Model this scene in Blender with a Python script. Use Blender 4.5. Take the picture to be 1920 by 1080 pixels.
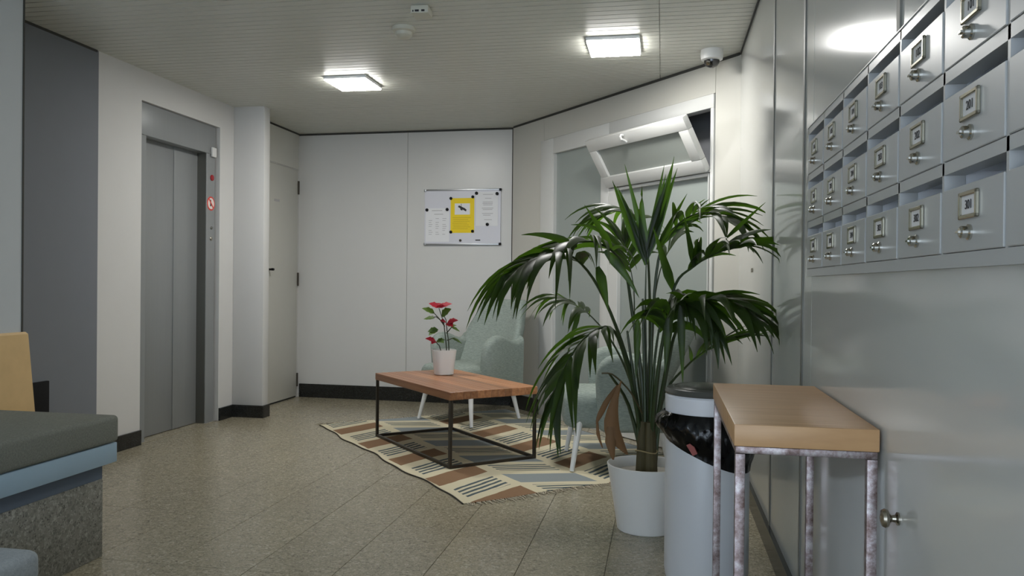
import bpy, bmesh, math, random
from mathutils import Vector, Matrix
rnd = random.Random(7)
scene = bpy.context.scene
for o in list(bpy.data.objects):
    bpy.data.objects.remove(o)
COL = scene.collection

# ------------------------------------------------------------------ camera
H, C, FPX = 1.05, 2.391, 1514.6          # eye height, ceiling height (m), focal length in px of a 1920 px frame
FWD = Vector((-0.1833137, 0.98303898, -0.00551858)).normalized()
RGT = Vector((0.9829997, 0.18335985, 0.00952618)).normalized()
UPV = RGT.cross(FWD).normalized()
EYE = Vector((0, 0, H))
cam_d = bpy.data.cameras.new('camera')
cam_d.sensor_width = 36
cam_d.lens = FPX / 1920 * 36
cam_d.clip_start = 0.02
cam = bpy.data.objects.new('camera', cam_d)
COL.objects.link(cam)
cam.matrix_world = Matrix.Translation(EYE) @ Matrix((RGT, UPV, -FWD)).transposed().to_4x4()
scene.camera = cam

# ------------------------------------------------------------------ world light (daylight from the glazed entrance behind the camera)
world = bpy.data.worlds.new('daylight')
scene.world = world
world.use_nodes = True
bg = world.node_tree.nodes['Background']
bg.inputs[0].default_value = (0.72, 0.85, 1.0, 1)
bg.inputs[1].default_value = 2.5
LED_POWER = 40.0
vs = scene.view_settings
vs.view_transform = 'Standard'
vs.look = 'None'
vs.exposure = 1.0
vs.gamma = 1.0
vs.use_curve_mapping = False
scene.cycles.use_denoising = True
scene.cycles.max_bounces = 10
scene.cycles.diffuse_bounces = 6

# ------------------------------------------------------------------ measuring helpers
def ray(px, py):
    return FWD + RGT * ((px - 960) / FPX) + UPV * ((540 - py) / FPX)
def at(px, py, depth):
    return EYE + ray(px, py) * depth
def on_z(px, py, z):
    r = ray(px, py)
    return EYE + r * ((z - H) / r.z)

# ------------------------------------------------------------------ materials
def lin(c):
    return tuple(((v / 255) / 12.92 if v / 255 <= 0.04045 else ((v / 255 + 0.055) / 1.055) ** 2.4) for v in c) + (1,)
class NT:
    def __init__(s, name):
        s.m = bpy.data.materials.new(name)
        s.m.use_nodes = True
        s.t = s.m.node_tree
        s.b = s.t.nodes['Principled BSDF']
        s.out = s.t.nodes['Material Output']
    def n(s, kind, **kw):
        nd = s.t.nodes.new(kind)
        for k, v in kw.items():
            setattr(nd, k, v)
        return nd
    def link(s, a, b):
        s.t.links.new(a, b)
    def math(s, op, a, b=None, c=None, clamp=False):
        nd = s.n('ShaderNodeMath', operation=op, use_clamp=clamp)
        for i, v in enumerate((a, b, c)):
            if v is None:
                continue
            if isinstance(v, (int, float)):
                nd.inputs[i].default_value = v
            else:
                s.link(v, nd.inputs[i])
        return nd.outputs[0]
    def mix(s, fac, a, b):
        nd = s.n('ShaderNodeMix', data_type='RGBA')
        for i, v in ((0, fac), (6, a), (7, b)):
            if isinstance(v, (int, float, tuple)):
                nd.inputs[i].default_value = v
            else:
                s.link(v, nd.inputs[i])
        return nd.outputs[2]
    def coord(s, which='Object', scale=(1, 1, 1)):
        tc = s.n('ShaderNodeTexCoord')
        mp = s.n('ShaderNodeMapping')
        mp.inputs['Scale'].default_value = scale
        s.link(tc.outputs[which], mp.inputs[0])
        return mp.outputs[0]
    def noise(s, vec, scale, detail=3, rough=0.6):
        nd = s.n('ShaderNodeTexNoise')
        nd.inputs['Scale'].default_value = scale
        nd.inputs['Detail'].default_value = detail
        nd.inputs['Roughness'].default_value = rough
        s.link(vec, nd.inputs['Vector'])
        return nd.outputs[0]
    def ramp(s, fac, stops):
        nd = s.n('ShaderNodeValToRGB')
        e = nd.color_ramp.elements
        while len(e) < len(stops):
            e.new(0.5)
        for i, (p, c) in enumerate(stops):
            e[i].position = p
            e[i].color = c
        s.link(fac, nd.inputs[0])
        return nd.outputs[0]
    def bump(s, h, strength, dist=0.002):
        nd = s.n('ShaderNodeBump')
        nd.inputs['Strength'].default_value = strength
        nd.inputs['Distance'].default_value = dist
        s.link(h, nd.inputs['Height'])
        s.link(nd.outputs[0], s.b.inputs['Normal'])
def plain(name, rgb, rough=0.5, metal=0.0, var=0.06, scale=(8, 8, 8), bump=0.0, bscale=300, spec=0.5):
    m = NT(name)
    c = lin(rgb)
    v = m.coord('Object', scale)
    f = m.noise(v, 1.0, 4)
    d = tuple(x * (1 - var) for x in c[:3]) + (1,)
    u = tuple(min(1, x * (1 + var)) for x in c[:3]) + (1,)
    m.link(m.mix(f, d, u), m.b.inputs['Base Color'])
    m.b.inputs['Roughness'].default_value = rough
    m.b.inputs['Metallic'].default_value = metal
    m.b.inputs['Specular IOR Level'].default_value = spec
    if bump:
        m.bump(m.noise(m.coord('Object'), bscale, 2), bump)
    return m.m
def speckle(name, base, dark, light, scale=260, rough=0.25, per_object=0.0, warm=None):
    m = NT(name)
    g = m.n('ShaderNodeNewGeometry')
    pos = g.outputs['Position']
    def grains(sc):
        vo = m.n('ShaderNodeTexVoronoi')
        vo.inputs['Scale'].default_value = sc
        m.link(pos, vo.inputs['Vector'])
        sp = m.n('ShaderNodeSeparateColor')
        m.link(vo.outputs['Color'], sp.inputs[0])
        return sp.outputs[0], sp.outputs[1]
    g1, g2 = grains(scale)
    h1, h2 = grains(scale * 0.45)
    f3 = m.noise(pos, 2.3, 3, 0.6)
    c = m.ramp(g1, [(0.0, lin(dark)), (0.2, lin(base)), (0.75, lin(base)), (1.0, lin(light))])
    c2 = m.ramp(h1, [(0.0, lin(dark)), (0.25, lin(base)), (0.8, lin(base)), (1.0, lin(light))])
    c = m.mix(0.4, c, c2)
    if warm:
        c = m.mix(m.math('MULTIPLY', f3, 0.3), c, lin(warm))
    if per_object:
        oi = m.n('ShaderNodeObjectInfo')
        h = m.n('ShaderNodeHueSaturation')
        m.link(m.math('ADD', m.math('MULTIPLY', oi.outputs['Random'], per_object), 1 - per_object / 2), h.inputs['Value'])
        m.link(c, h.inputs['Color'])
        c = h.outputs[0]
    m.link(c, m.b.inputs['Base Color'])
    m.b.inputs['Roughness'].default_value = rough
    return m.m
def wood(name, c1, c2, rough=0.4, axis=(1.2, 18, 18), per_object=0.0):
    m = NT(name)
    v = m.coord('Object', axis)
    if per_object:
        oi0 = m.n('ShaderNodeObjectInfo')
        va = m.n('ShaderNodeVectorMath', operation='ADD')
        cb = m.n('ShaderNodeCombineXYZ')
        for q_ in range(3):
            m.link(m.math('MULTIPLY', oi0.outputs['Random'], 37.0 + 11 * q_), cb.inputs[q_])
        m.link(v, va.inputs[0]); m.link(cb.outputs[0], va.inputs[1])
        v = va.outputs[0]
    f = m.noise(v, 2.2, 4, 0.55)
    c = m.ramp(f, [(0.3, lin(c1)), (0.7, lin(c2))])
    if per_object:
        oi = m.n('ShaderNodeObjectInfo')
        h = m.n('ShaderNodeHueSaturation')
        m.link(m.math('ADD', m.math('MULTIPLY', oi.outputs['Random'], per_object), 1 - per_object / 2), h.inputs['Value'])
        m.link(c, h.inputs['Color'])
        c = h.outputs[0]
    m.link(c, m.b.inputs['Base Color'])
    m.b.inputs['Roughness'].default_value = rough
    m.bump(f, 0.08)
    return m.m
def fabric(name, c1, c2, scale=(60, 60, 260), rough=0.95):
    m = NT(name)
    v = m.coord('Object', scale)
    f = m.noise(v, 1.0, 4, 0.75)
    m.link(m.ramp(f, [(0.32, lin(c1)), (0.68, lin(c2))]), m.b.inputs['Base Color'])
    m.b.inputs['Roughness'].default_value = rough
    m.b.inputs['Specular IOR Level'].default_value = 0.15
    m.bump(m.noise(m.coord('Object'), 420, 2), 0.35)
    return m.m
def leafmat(name, c1, c2, trans, rough=0.38, trans_w=0.3):
    m = NT(name)
    oi = m.n('ShaderNodeObjectInfo')
    f = m.noise(m.coord('Object', (9, 9, 9)), 1.0, 3)
    k = m.math('ADD', m.math('MULTIPLY', oi.outputs['Random'], 0.6), m.math('MULTIPLY', f, 0.4))
    m.link(m.mix(k, lin(c1), lin(c2)), m.b.inputs['Base Color'])
    m.b.inputs['Roughness'].default_value = rough
    m.b.inputs['Specular IOR Level'].default_value = 0.35
    t = m.n('ShaderNodeBsdfTranslucent')
    t.inputs[0].default_value = lin(trans)
    mx = m.n('ShaderNodeMixShader')
    mx.inputs[0].default_value = trans_w
    m.link(m.b.outputs[0], mx.inputs[1]); m.link(t.outputs[0], mx.inputs[2])
    m.link(mx.outputs[0], m.out.inputs[0])
    return m.m
def emitter(name, rgb, strength):
    m = NT(name)
    e = m.n('ShaderNodeEmission')
    e.inputs[0].default_value = rgb + (1,)
    e.inputs[1].default_value = strength
    m.link(e.outputs[0], m.out.inputs[0])
    return m.m
def rug_material():
    m = NT('woven_rug')
    tc = m.n('ShaderNodeTexCoord')
    sp = m.n('ShaderNodeSeparateXYZ')
    nz = m.n('ShaderNodeTexNoise')
    nz.inputs['Scale'].default_value = 7
    m.link(tc.outputs['Object'], nz.inputs['Vector'])
    m.link(tc.outputs['Object'], sp.inputs[0])
    wob = m.math('MULTIPLY', m.math('SUBTRACT', nz.outputs[0], 0.5), 0.02)
    u = m.math('ADD', sp.outputs[0], wob)                          # along the long side
    v = m.math('ADD', sp.outputs[1], m.math('MULTIPLY', wob, 0.7))  # across
    BW, P = 0.41, 0.53
    tri = m.math('PINGPONG', v, BW)
    w = m.math('ADD', u, m.math('MULTIPLY', tri, 0.45))
    ph = m.math('FRACT', m.math('ADD', m.math('DIVIDE', m.math('SUBTRACT', w, 0.26), P), 4.0))
    odd = m.math('GREATER_THAN', m.math('FRACT', m.math('DIVIDE', v, 2 * BW)), 0.5)
    def inside(x, a, b):
        return m.math('MULTIPLY', m.math('GREATER_THAN', x, a), m.math('LESS_THAN', x, b))
    bf = m.math('FRACT', m.math('DIVIDE', v, BW))
    notseam = inside(bf, 0.045, 0.955)
    A = m.math('MULTIPLY', inside(ph, 0.05, 0.40), notseam)
    B = m.math('MULTIPLY', inside(ph, 0.56, 0.95), notseam)
    ev = m.math('SUBTRACT', 1.0, odd)
    brown = m.math('MULTIPLY', A, ev)
    blue = m.math('MULTIPLY', B, odd)
    dash = m.math('GREATER_THAN', m.math('SINE', m.math('ADD', m.math('MULTIPLY', w, 2 * math.pi / P * 11), m.math('MULTIPLY', v, 5.0))), 0.05)
    endn = inside(bf, 0.12, 0.88)
    sA = m.math('MULTIPLY', m.math('MULTIPLY', A, odd), m.math('MULTIPLY', dash, endn))
    sB = m.math('MULTIPLY', m.math('MULTIPLY', B, ev), m.math('MULTIPLY', dash, endn))
    stripes = m.math('ADD', sA, sB)
    fine = m.noise(m.coord('Object', (240, 900, 200)), 1.0, 2)
    c = m.mix(fine, lin((198, 188, 160)), lin((216, 208, 182)))
    c = m.mix(brown, c, m.mix(fine, lin((128, 100, 76)), lin((146, 118, 94))))
    c = m.mix(blue, c, m.mix(fine, lin((130, 137, 139)), lin((148, 155, 156))))
    c = m.mix(stripes, c, m.mix(fine, lin((66, 78, 84)), lin((92, 104, 108))))
    m.link(c, m.b.inputs['Base Color'])
    m.b.inputs['Roughness'].default_value = 0.95
    m.b.inputs['Specular IOR Level'].default_value = 0.1
    m.bump(fine, 0.5, 0.003)
    return m.m

M = {}
M['white_wall'] = plain('white_plaster', (205, 204, 202), 0.7, var=0.02, bump=0.04, bscale=120)
M['panel_wall'] = plain('white_wall_panel', (206, 205, 202), 0.32, var=0.015)
M['diag_wall'] = plain('cream_wall_panel', (194, 192, 184), 0.34, var=0.015)
M['grey_wall'] = plain('grey_plaster', (116, 120, 127), 0.8, var=0.03, bump=0.05, bscale=120)
M['pale_wall'] = plain('pale_plaster', (190, 194, 196), 0.75, var=0.02)
M['laminate'] = plain('glossy_grey_laminate', (197, 198, 195), 0.11, var=0.015, spec=0.55, scale=(2, 2, 30))
M['strip'] = plain('grey_joint_strip', (112, 112, 106), 0.5)
M['joint'] = plain('dark_joint', (60, 60, 56), 0.8)
M['ceiling'] = plain('painted_metal_slats', (205, 205, 196), 0.4, var=0.02)
M['tile'] = speckle('granite_tile', (148, 141, 121), (72, 66, 54), (200, 194, 176), 190, 0.24, 0.10, (150, 138, 112))
M['grout'] = plain('grout', (112, 107, 92), 0.9)
M['base'] = speckle('black_granite', (30, 31, 30), (12, 12, 12), (62, 64, 62), 300, 0.22)
M['bench_stone'] = speckle('grey_granite', (128, 127, 120), (50, 50, 48), (178, 176, 168), 170, 0.6)
M['limestone'] = plain('tan_limestone', (214, 180, 128), 0.6, var=0.10, scale=(14, 14, 14), bump=0.1, bscale=60)
M['blue_paint'] = plain('blue_grey_paint', (158, 184, 204), 0.45)
M['blue_paint2'] = plain('deep_blue_grey_paint', (88, 100, 116), 0.5)
M['cushion'] = fabric('grey_felt', (112, 114, 108), (136, 138, 130), (160, 160, 160))
M['pouf'] = fabric('blue_grey_felt', (150, 158, 164), (172, 180, 186), (120, 120, 120))
M['elevator'] = plain('brushed_steel_grey', (143, 146, 147), 0.4, 0.25, var=0.05, scale=(60, 60, 2))
M['elevator_dark'] = plain('steel_jamb', (112, 112, 107), 0.32, 0.6, var=0.06, scale=(60, 60, 2))
M['door'] = plain('cream_door_paint', (198, 197, 190), 0.45, var=0.02)
M['upvc'] = plain('white_plastic_frame', (204, 204, 201), 0.3, var=0.01)
M['frost'] = plain('frosted_glass', (152, 159, 155), 0.2, var=0.03, scale=(1, 1, 1))
M['sash_frost'] = plain('wired_frosted_glass', (150, 155, 150), 0.22, var=0.03, scale=(1, 1, 1))
M['dark'] = plain('grey_backing', (128, 130, 134), 0.9)
M['black'] = plain('black_plastic', (12, 12, 14), 0.55, spec=0.2)
M['chrome'] = plain('chrome', (205, 203, 196), 0.14, 1.0)
M['nickel'] = plain('brushed_nickel', (168, 162, 150), 0.22, 1.0)
M['brass'] = plain('worn_brass', (172, 167, 150), 0.25, 0.9)
M['mail'] = plain('grey_enamel', (176, 178, 179), 0.3, var=0.012)
M['mail_in'] = plain('pale_enamel', (238, 241, 246), 0.4, var=0.01)
M['paper'] = plain('paper', (224, 224, 226), 0.6, var=0.01)
M['ink'] = plain('ink', (40, 40, 44), 0.7)
M['faint_ink'] = plain('faint_print', (176, 174, 176), 0.7)
M['yellow'] = plain('yellow_paper', (236, 206, 10), 0.6, var=0.01)
M['yellow_dark'] = plain('yellow_print', (205, 176, 8), 0.6, var=0.01)
M['board'] = plain('whiteboard', (214, 214, 222), 0.25, var=0.01)
M['alu'] = plain('aluminium', (170, 171, 172), 0.35, 0.8)
M['table_wood'] = wood('red_brown_wood', (146, 94, 60), (186, 132, 92), 0.3, (0.8, 24, 24), 0.6)
M['oak'] = wood('oak_veneer', (180, 140, 98), (200, 160, 116), 0.42, (2, 40, 10))
M['iron'] = plain('dark_bronze_steel', (70, 64, 56), 0.42, 0.7, var=0.12, scale=(30, 30, 30))
def rust_steel():
    m = NT('raw_steel')
    f = m.noise(m.coord('Object', (26, 26, 26)), 1.0, 6, 0.75)
    m.link(m.ramp(f, [(0.36, lin((96, 76, 70))), (0.5, lin((142, 128, 128))), (0.66, lin((192, 186, 188)))]), m.b.inputs['Base Color'])
    m.b.inputs['Metallic'].default_value = 0.6
    m.b.inputs['Roughness'].default_value = 0.42
    return m.m
M['steel'] = rust_steel()
M['rug'] = rug_material()
M['rug_edge'] = plain('dark_rug_binding', (52, 46, 38), 0.9)
M['fringe'] = plain('cotton_fringe', (176, 166, 146), 0.95, var=0.2, scale=(90, 90, 90))
M['teal'] = fabric('grey_green_weave', (124, 135, 129), (158, 167, 160), (40, 40, 220))
M['white_leg'] = plain('white_lacquer', (224, 224, 222), 0.35, var=0.01)
M['pot'] = plain('white_ceramic', (216, 215, 212), 0.35, var=0.012)
M['soil'] = plain('pale_gravel_soil', (150, 146, 138), 0.95, var=0.25, scale=(60, 60, 60), bump=0.8, bscale=80)
M['leaf'] = leafmat('palm_leaf', (27, 38, 19), (48, 62, 29), (104, 156, 28), 0.42, 0.24)
M['stem'] = plain('palm_stem', (44, 60, 26), 0.45, var=0.25, scale=(12, 12, 3))
M['stem_base'] = plain('fibrous_stem', (74, 66, 38), 0.7, var=0.35, scale=(40, 40, 4))
M['dry'] = leafmat('dry_leaf', (98, 74, 50), (128, 98, 68), (150, 110, 70), 0.7, 0.15)
M['twine'] = plain('twine', (150, 134, 96), 0.9)
M['red_leaf'] = leafmat('red_bract', (128, 14, 34), (164, 34, 52), (180, 30, 48), 0.5, 0.2)
M['green_leaf'] = leafmat('small_green_leaf', (44, 70, 30), (84, 110, 44), (120, 160, 50), 0.45, 0.25)
M['twig'] = plain('dark_twig', (52, 58, 40), 0.6)
M['bin'] = plain('satin_grey_bin', (208, 210, 214), 0.36, 0.1, var=0.01)
M['bin_band'] = plain('white_grey_band', (218, 219, 224), 0.4, var=0.01)
M['lid'] = plain('dark_grey_lid', (78, 78, 74), 0.3, var=0.03)
M['bag'] = plain('black_bin_liner', (7, 7, 8), 0.14, spec=0.3, bump=0.7, bscale=38)
M['pink'] = plain('pink_paper', (150, 84, 80), 0.8)
M['led_frame'] = plain('white_lamp_rim', (228, 230, 232), 0.4, var=0.01)
M['led'] = emitter('led_diffuser', (1.0, 0.99, 0.955), LED_POWER)
M['device'] = plain('ivory_plastic', (198, 196, 182), 0.45, var=0.02)
M['device_white'] = plain('white_plastic', (214, 214, 212), 0.4, var=0.01)
M['dome'] = plain('smoked_dome', (30, 30, 30), 0.1, var=0.01, spec=0.8)
M['red'] = plain('red_plastic', (150, 30, 40), 0.4)
M['sticker'] = plain('sticker_white', (228, 214, 208), 0.5)
M['sticker_red'] = plain('sticker_red', (214, 70, 60), 0.5)

# ------------------------------------------------------------------ mesh helpers
class MB:
    def __init__(s):
        s.v, s.f = [], []
    def box(s, x0, x1, y0, y1, z0, z1):
        b = len(s.v)
        s.v += [(x0, y0, z0), (x1, y0, z0), (x1, y1, z0), (x0, y1, z0), (x0, y0, z1), (x1, y0, z1), (x1, y1, z1), (x0, y1, z1)]
        s.f += [tuple(b + i for i in q) for q in ((3, 2, 1, 0), (4, 5, 6, 7), (0, 1, 5, 4), (1, 2, 6, 5), (2, 3, 7, 6), (3, 0, 4, 7))]
        return s
    def loft(s, rings, cap=True, closed=True):
        b = len(s.v)
        n = len(rings[0])
        for r in rings:
            s.v += [tuple(p) for p in r]
        for i in range(len(rings) - 1):
            for j in range(n if closed else n - 1):
                k = (j + 1) % n
                s.f.append((b + i * n + j, b + i * n + k, b + (i + 1) * n + k, b + (i + 1) * n + j))
        if cap:
            s.f.append(tuple(b + j for j in reversed(range(n))))
            s.f.append(tuple(b + (len(rings) - 1) * n + j for j in range(n)))
        return s
    def tube(s, path, radii, n=8, cap=True):
        path = [Vector(p) for p in path]
        if isinstance(radii, (int, float)):
            radii = [radii] * len(path)
        rings = []
        side = None
        for i, p in enumerate(path):
            t = (path[min(i + 1, len(path) - 1)] - path[max(i - 1, 0)]).normalized()
            if side is None:
                ref = Vector((0, 0, 1)) if abs(t.z) < 0.9 else Vector((1, 0, 0))
                side = t.cross(ref).normalized()
            else:
                side = (side - t * side.dot(t)).normalized()
            u = t.cross(side)
            off = math.pi / 4 if n == 4 else 0
            rings.append([p + (side * math.cos(2 * math.pi * j / n + off) + u * math.sin(2 * math.pi * j / n + off)) * radii[i] for j in range(n)])
        return s.loft(rings, cap)
    def lathe(s, prof, n=32, cx=0, cy=0, cap=True):
        return s.loft([[(cx + r * math.cos(2 * math.pi * j / n), cy + r * math.sin(2 * math.pi * j / n), z) for j in range(n)] for r, z in prof], cap)
    def quad(s, a, b, c, d):
        k = len(s.v)
        s.v += [tuple(a), tuple(b), tuple(c), tuple(d)]
        s.f.append((k, k + 1, k + 2, k + 3))
        return s
    def mesh(s, name, smooth=False, bevel=0, seg=2, angle=0.6):
        me = bpy.data.meshes.new(name)
        me.from_pydata(s.v, [], s.f)
        bm = bmesh.new()
        bm.from_mesh(me)
        bmesh.ops.recalc_face_normals(bm, faces=bm.faces)
        if bevel:
            es = [e for e in bm.edges if len(e.link_faces) == 2 and e.calc_face_angle() > 0.5]
            bmesh.ops.bevel(bm, geom=es, offset=bevel, segments=seg, profile=0.5, affect='EDGES')
        if smooth:
            for f in bm.faces:
                f.smooth = True
            for e in bm.edges:
                if len(e.link_faces) == 2 and e.calc_face_angle() > angle:
                    e.smooth = False
        bm.to_mesh(me)
        bm.free()
        return me
    def build(s, name, mat, parent=None, smooth=False, bevel=0, seg=2, angle=0.6):
        return obj(name, s.mesh(name, smooth, bevel, seg, angle), mat, parent)
def obj(name, me, mat=None, parent=None):
    if mat and not me.materials:
        me.materials.append(M[mat])
    o = bpy.data.objects.new(name, me)
    COL.objects.link(o)
    if parent:
        o.parent = parent
    return o
def empty(name, loc=(0, 0, 0), rz=0):
    o = bpy.data.objects.new(name, None)
    o.empty_display_size = 0.1
    COL.objects.link(o)
    o.location = loc
    o.rotation_euler = (0, 0, rz)
    return o
def tag(o, label=None, cat=None, group=None, kind=None):
    if label: o['label'] = label
    if cat: o['category'] = cat
    if group: o['group'] = group
    if kind: o['kind'] = kind
    return o
def thing(name, label, cat, loc=(0, 0, 0), rz=0, group=None):
    return tag(empty(name, loc, rz), label, cat, group)
def struct(name, label=None, loc=(0, 0, 0), rz=0):
    return tag(empty(name, loc, rz), label, None, None, 'structure')
def bx(name, mat, parent, *b, bevel=0, seg=2):
    return MB().box(*b).build(name, mat, parent, bevel=bevel, seg=seg, smooth=bool(bevel))
def copy_tree(o, parent=None):
    c = o.copy()
    COL.objects.link(c)
    c.parent = parent
    for ch in list(o.children):
        copy_tree(ch, c)
    return c

# ------------------------------------------------------------------ the setting
XR, XL = 0.43, -3.2665
YF = -2.2                                                    # entrance front behind the camera
DA = 0.7067                                                  # direction of the slanted wall's normal
P0 = Vector((-1.268, 6.793, 0))                              # corner back wall / slanted wall
BA = 0.0262
B0 = Vector((XL, 6.884, 0))
DROT = DA - math.pi / 2
DLEN = (XR - P0.x) / math.cos(DROT)

fl = tag(MB().box(XL - 0.3, XR + 0.2, YF, 7.1, -0.1, -0.006).build('floor', 'grout'), 'speckled beige granite tile floor', None, None, 'structure')
TX, TY, G = 0.318, 0.64, 0.001
xs = [-0.515 + TX * i for i in range(-9, 4)]
ys = [2.70 + TY * i for i in range(-8, 8)]
tile_cache = {}
for i in range(len(xs) - 1):
    for j in range(len(ys) - 1):
        x0, x1, y0, y1 = xs[i], xs[i + 1], max(ys[j], YF), min(ys[j + 1], 6.95)
        x0, x1 = max(x0, XL), min(x1, XR)
        if x1 - x0 < 0.02 or y1 - y0 < 0.02:
            continue
        if x0 < -2.87 and y1 < 3.0:
            continue
        key = (round(x1 - x0, 3), round(y1 - y0, 3))
        if key not in tile_cache:
            tile_cache[key] = MB().box(G, key[0] - G, G, key[1] - G, -0.012, 0).mesh('floor_tile', bevel=0.0008, seg=1)
        t = obj('floor_tile', tile_cache[key], 'tile', fl)
        t.location = (x0, y0, 0)
        t.parent = fl

ce = tag(MB().box(XL - 0.3, XR + 0.4, YF, 7.3, C + 0.03, C + 0.1).build('ceiling', 'ceiling'), 'white ribbed metal ceiling', None, None, 'structure')
sl = MB()
y, k = YF, 0
while y < 7.1:
    w = 0.0535
    sl.box(XL - 0.25, -0.031, y, y + w, C, C + 0.02)
    sl.box(-0.028, XR + 0.3, y, y + w, C, C + 0.02)
    k += 1
    y += 0.061 if k % 11 else 0.064
tag(sl.build('ceiling_slats', 'ceiling', ce), None, None, None, 'stuff')

# right wall: laminate panels over a core, mail unit let into it
MBY0, MBY1, MBZ0, MBZ1 = 0.83, 2.49, 1.079, 1.513
wr = struct('wall_right', 'glossy light grey laminate wall')
core = MB()
core.box(XR + 0.003, XR + 0.1, YF, 4.95, 0, MBZ0)
core.box(XR + 0.003, XR + 0.1, YF, 4.95, MBZ1, C + 0.03)
core.box(XR + 0.003, XR + 0.1, YF, MBY0, MBZ0, MBZ1)
core.box(XR + 0.003, XR + 0.1, MBY1, 4.95, MBZ0, MBZ1)
core.build('wall_core', 'joint', wr)
def panel(y0, y1, z0, z1):
    bx('wall_panel', 'laminate', wr, XR, XR + 0.004, y0 + 0.0022, y1 - 0.0022, z0, z1)
ZT = C - 0.012
panel(3.353, 4.86, 0.0, ZT)
panel(2.641, 3.353, 0.0, ZT)
panel(MBY1, 2.641, 0.0, ZT)
panel(1.614, MBY1, MBZ1, ZT)
panel(0.6, 1.614, MBZ1, ZT)
panel(0.6, MBY1, 0.0, MBZ0)
panel(0.6, MBY0, MBZ0, MBZ1)
panel(-0.8, 0.6, 0.0, ZT)
panel(YF, -0.8, 0.0, ZT)
for y_, z0_, z1_ in ((3.353, 0.0, ZT), (2.641, 0.0, ZT), (1.614, MBZ1 + 0.004, ZT)):
    bx('joint_strip', 'strip', wr, XR - 0.004, XR - 0.0002, y_ - 0.011, y_ + 0.011, z0_ if z0_ else 0.096, z1_)
tag(MB().box(XR - 0.016, XR, 2.0, 4.80, 0, 0.095).box(XR - 0.016, XR, YF, 2.0, 0, 0.095).build('baseboard_right', 'base'), None, None, None, 'structure')
tag(MB().box(XR - 0.006, XR + 0.001, YF, 4.84, C - 0.014, C).build('shadow_gap_strip_1', 'joint'), None, None, None, 'structure')  # dark strip painted in for the shadow gap under the ceiling
for dy in (0, 0.045):
    mb = MB()
    mb.lathe([(0.002, 0.0), (0.011, 0.0), (0.011, 0.003), (0.006, 0.004)], 12)
    o = mb.build('screw_cap', 'nickel', wr)
    o.rotation_euler = (0, -math.pi / 2, 0)
    o.location = (XR, 4.08 + dy, 1.126)

# left wall with lift opening and paint break
wl = struct('wall_left', 'white plastered wall around the lift')
EY0, EY1, EZ = 4.621, 5.545, 2.195
MB().box(XL - 0.3, XL, 4.219, EY0, 0, C + 0.03).box(XL - 0.3, XL, EY0, EY1, EZ, C + 0.03).box(XL - 0.3, XL, EY1, 6.10, 0, C + 0.03) \
    .box(XL - 0.3, XL, 6.10, 6.862, 2.058, C + 0.03).box(XL - 0.3, XL, 6.862, 7.0, 0, C + 0.03).build('plaster', 'white_wall', wl)
bx('grey_paint_field', 'grey_wall', wl, XL - 0.3, XL + 0.001, 2.9, 4.219, 0, C + 0.03)
bx('fin_pillar', 'white_wall', wl, XL, -3.012, 5.742, 5.832, 0, C + 0.02, bevel=0.004)
bx('panel_over_door', 'door', wl, XL, XL + 0.006, 5.86, 6.862, 2.066, C - 0.01)
tag(MB().box(XL, XL + 0.016, 4.219, EY0 - 0.002, 0, 0.095).box(XL, XL + 0.016, EY1 + 0.004, 5.742, 0, 0.095)
    .box(XL + 0.016, -2.998, 5.726, 5.742, 0, 0.095).box(-3.012, -2.998, 5.743, 5.836, 0, 0.095).build('baseboard_left', 'base', bevel=0.0015, seg=1), None, None, None, 'structure')
tag(MB().box(XL, XL + 0.008, 3.2, 4.2, C - 0.012, C).box(XL, XL + 0.010, 5.84, 6.87, C - 0.014, C).build('shadow_gap_strip_2', 'joint'), None, None, None, 'structure')  # shade of the ceiling gap, put in as dark strips

# near-left wall end with limestone plinth
wn = struct('wall_left_near', 'pale wall end rising above the tan stone plinth')
bx('plaster', 'pale_wall', wn, -3.3, -2.85, YF, 3.19, 0, C + 0.03)
mb = MB()
mb.loft([[(-3.2, YF, 0), (-2.80, YF, 0), (-2.80, 3.265, 0), (-3.2, 3.265, 0)], [(-3.2, YF, 0.80), (-2.832, YF, 0.80), (-2.832, 3.205, 0.80), (-3.2, 3.205, 0.80)],
         [(-3.2, YF, 0.81), (-2.84, YF, 0.81), (-2.84, 3.198, 0.81), (-3.2, 3.198, 0.81)]])
mb.build('stone_plinth', 'limestone', wn)
bx('corner_bead', 'joint', wn, -2.85, -2.847, 3.183, 3.192, 0.81, C)

# back wall, two panels
wb = struct('wall_back', 'white panelled back wall', B0, -BA)
BL = 2.0
bx('wall_core', 'joint', wb, -0.25, BL + 0.1, 0.012, 0.2, 0, C + 0.03)
SEAM = 1.04
bx('wall_panel', 'panel_wall', wb, 0.0, SEAM - 0.0015, 0, 0.014, 0.0, C - 0.012)
bx('wall_panel', 'panel_wall', wb, SEAM + 0.0015, BL + 0.004, 0, 0.014, 0.0, C - 0.012)
tag(MB().box(0.045, BL + 0.0, -0.016, -0.0005, 0, 0.122).box(0.022, 0.043, -0.016, -0.0005, 0, 0.122).build('baseboard_back', 'base', bevel=0.0015, seg=1), None, None, None, 'structure').matrix_world = Matrix.Translation(B0) @ Matrix.Rotation(-BA, 4, 'Z')
tag(MB().box(0, BL, -0.006, -0.0005, C - 0.016, C).build('shadow_gap_strip_3', 'joint'), None, None, None, 'structure').matrix_world = Matrix.Translation(B0) @ Matrix.Rotation(-BA, 4, 'Z')  # dark-coloured strip standing in for the shaded gap at the ceiling

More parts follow.
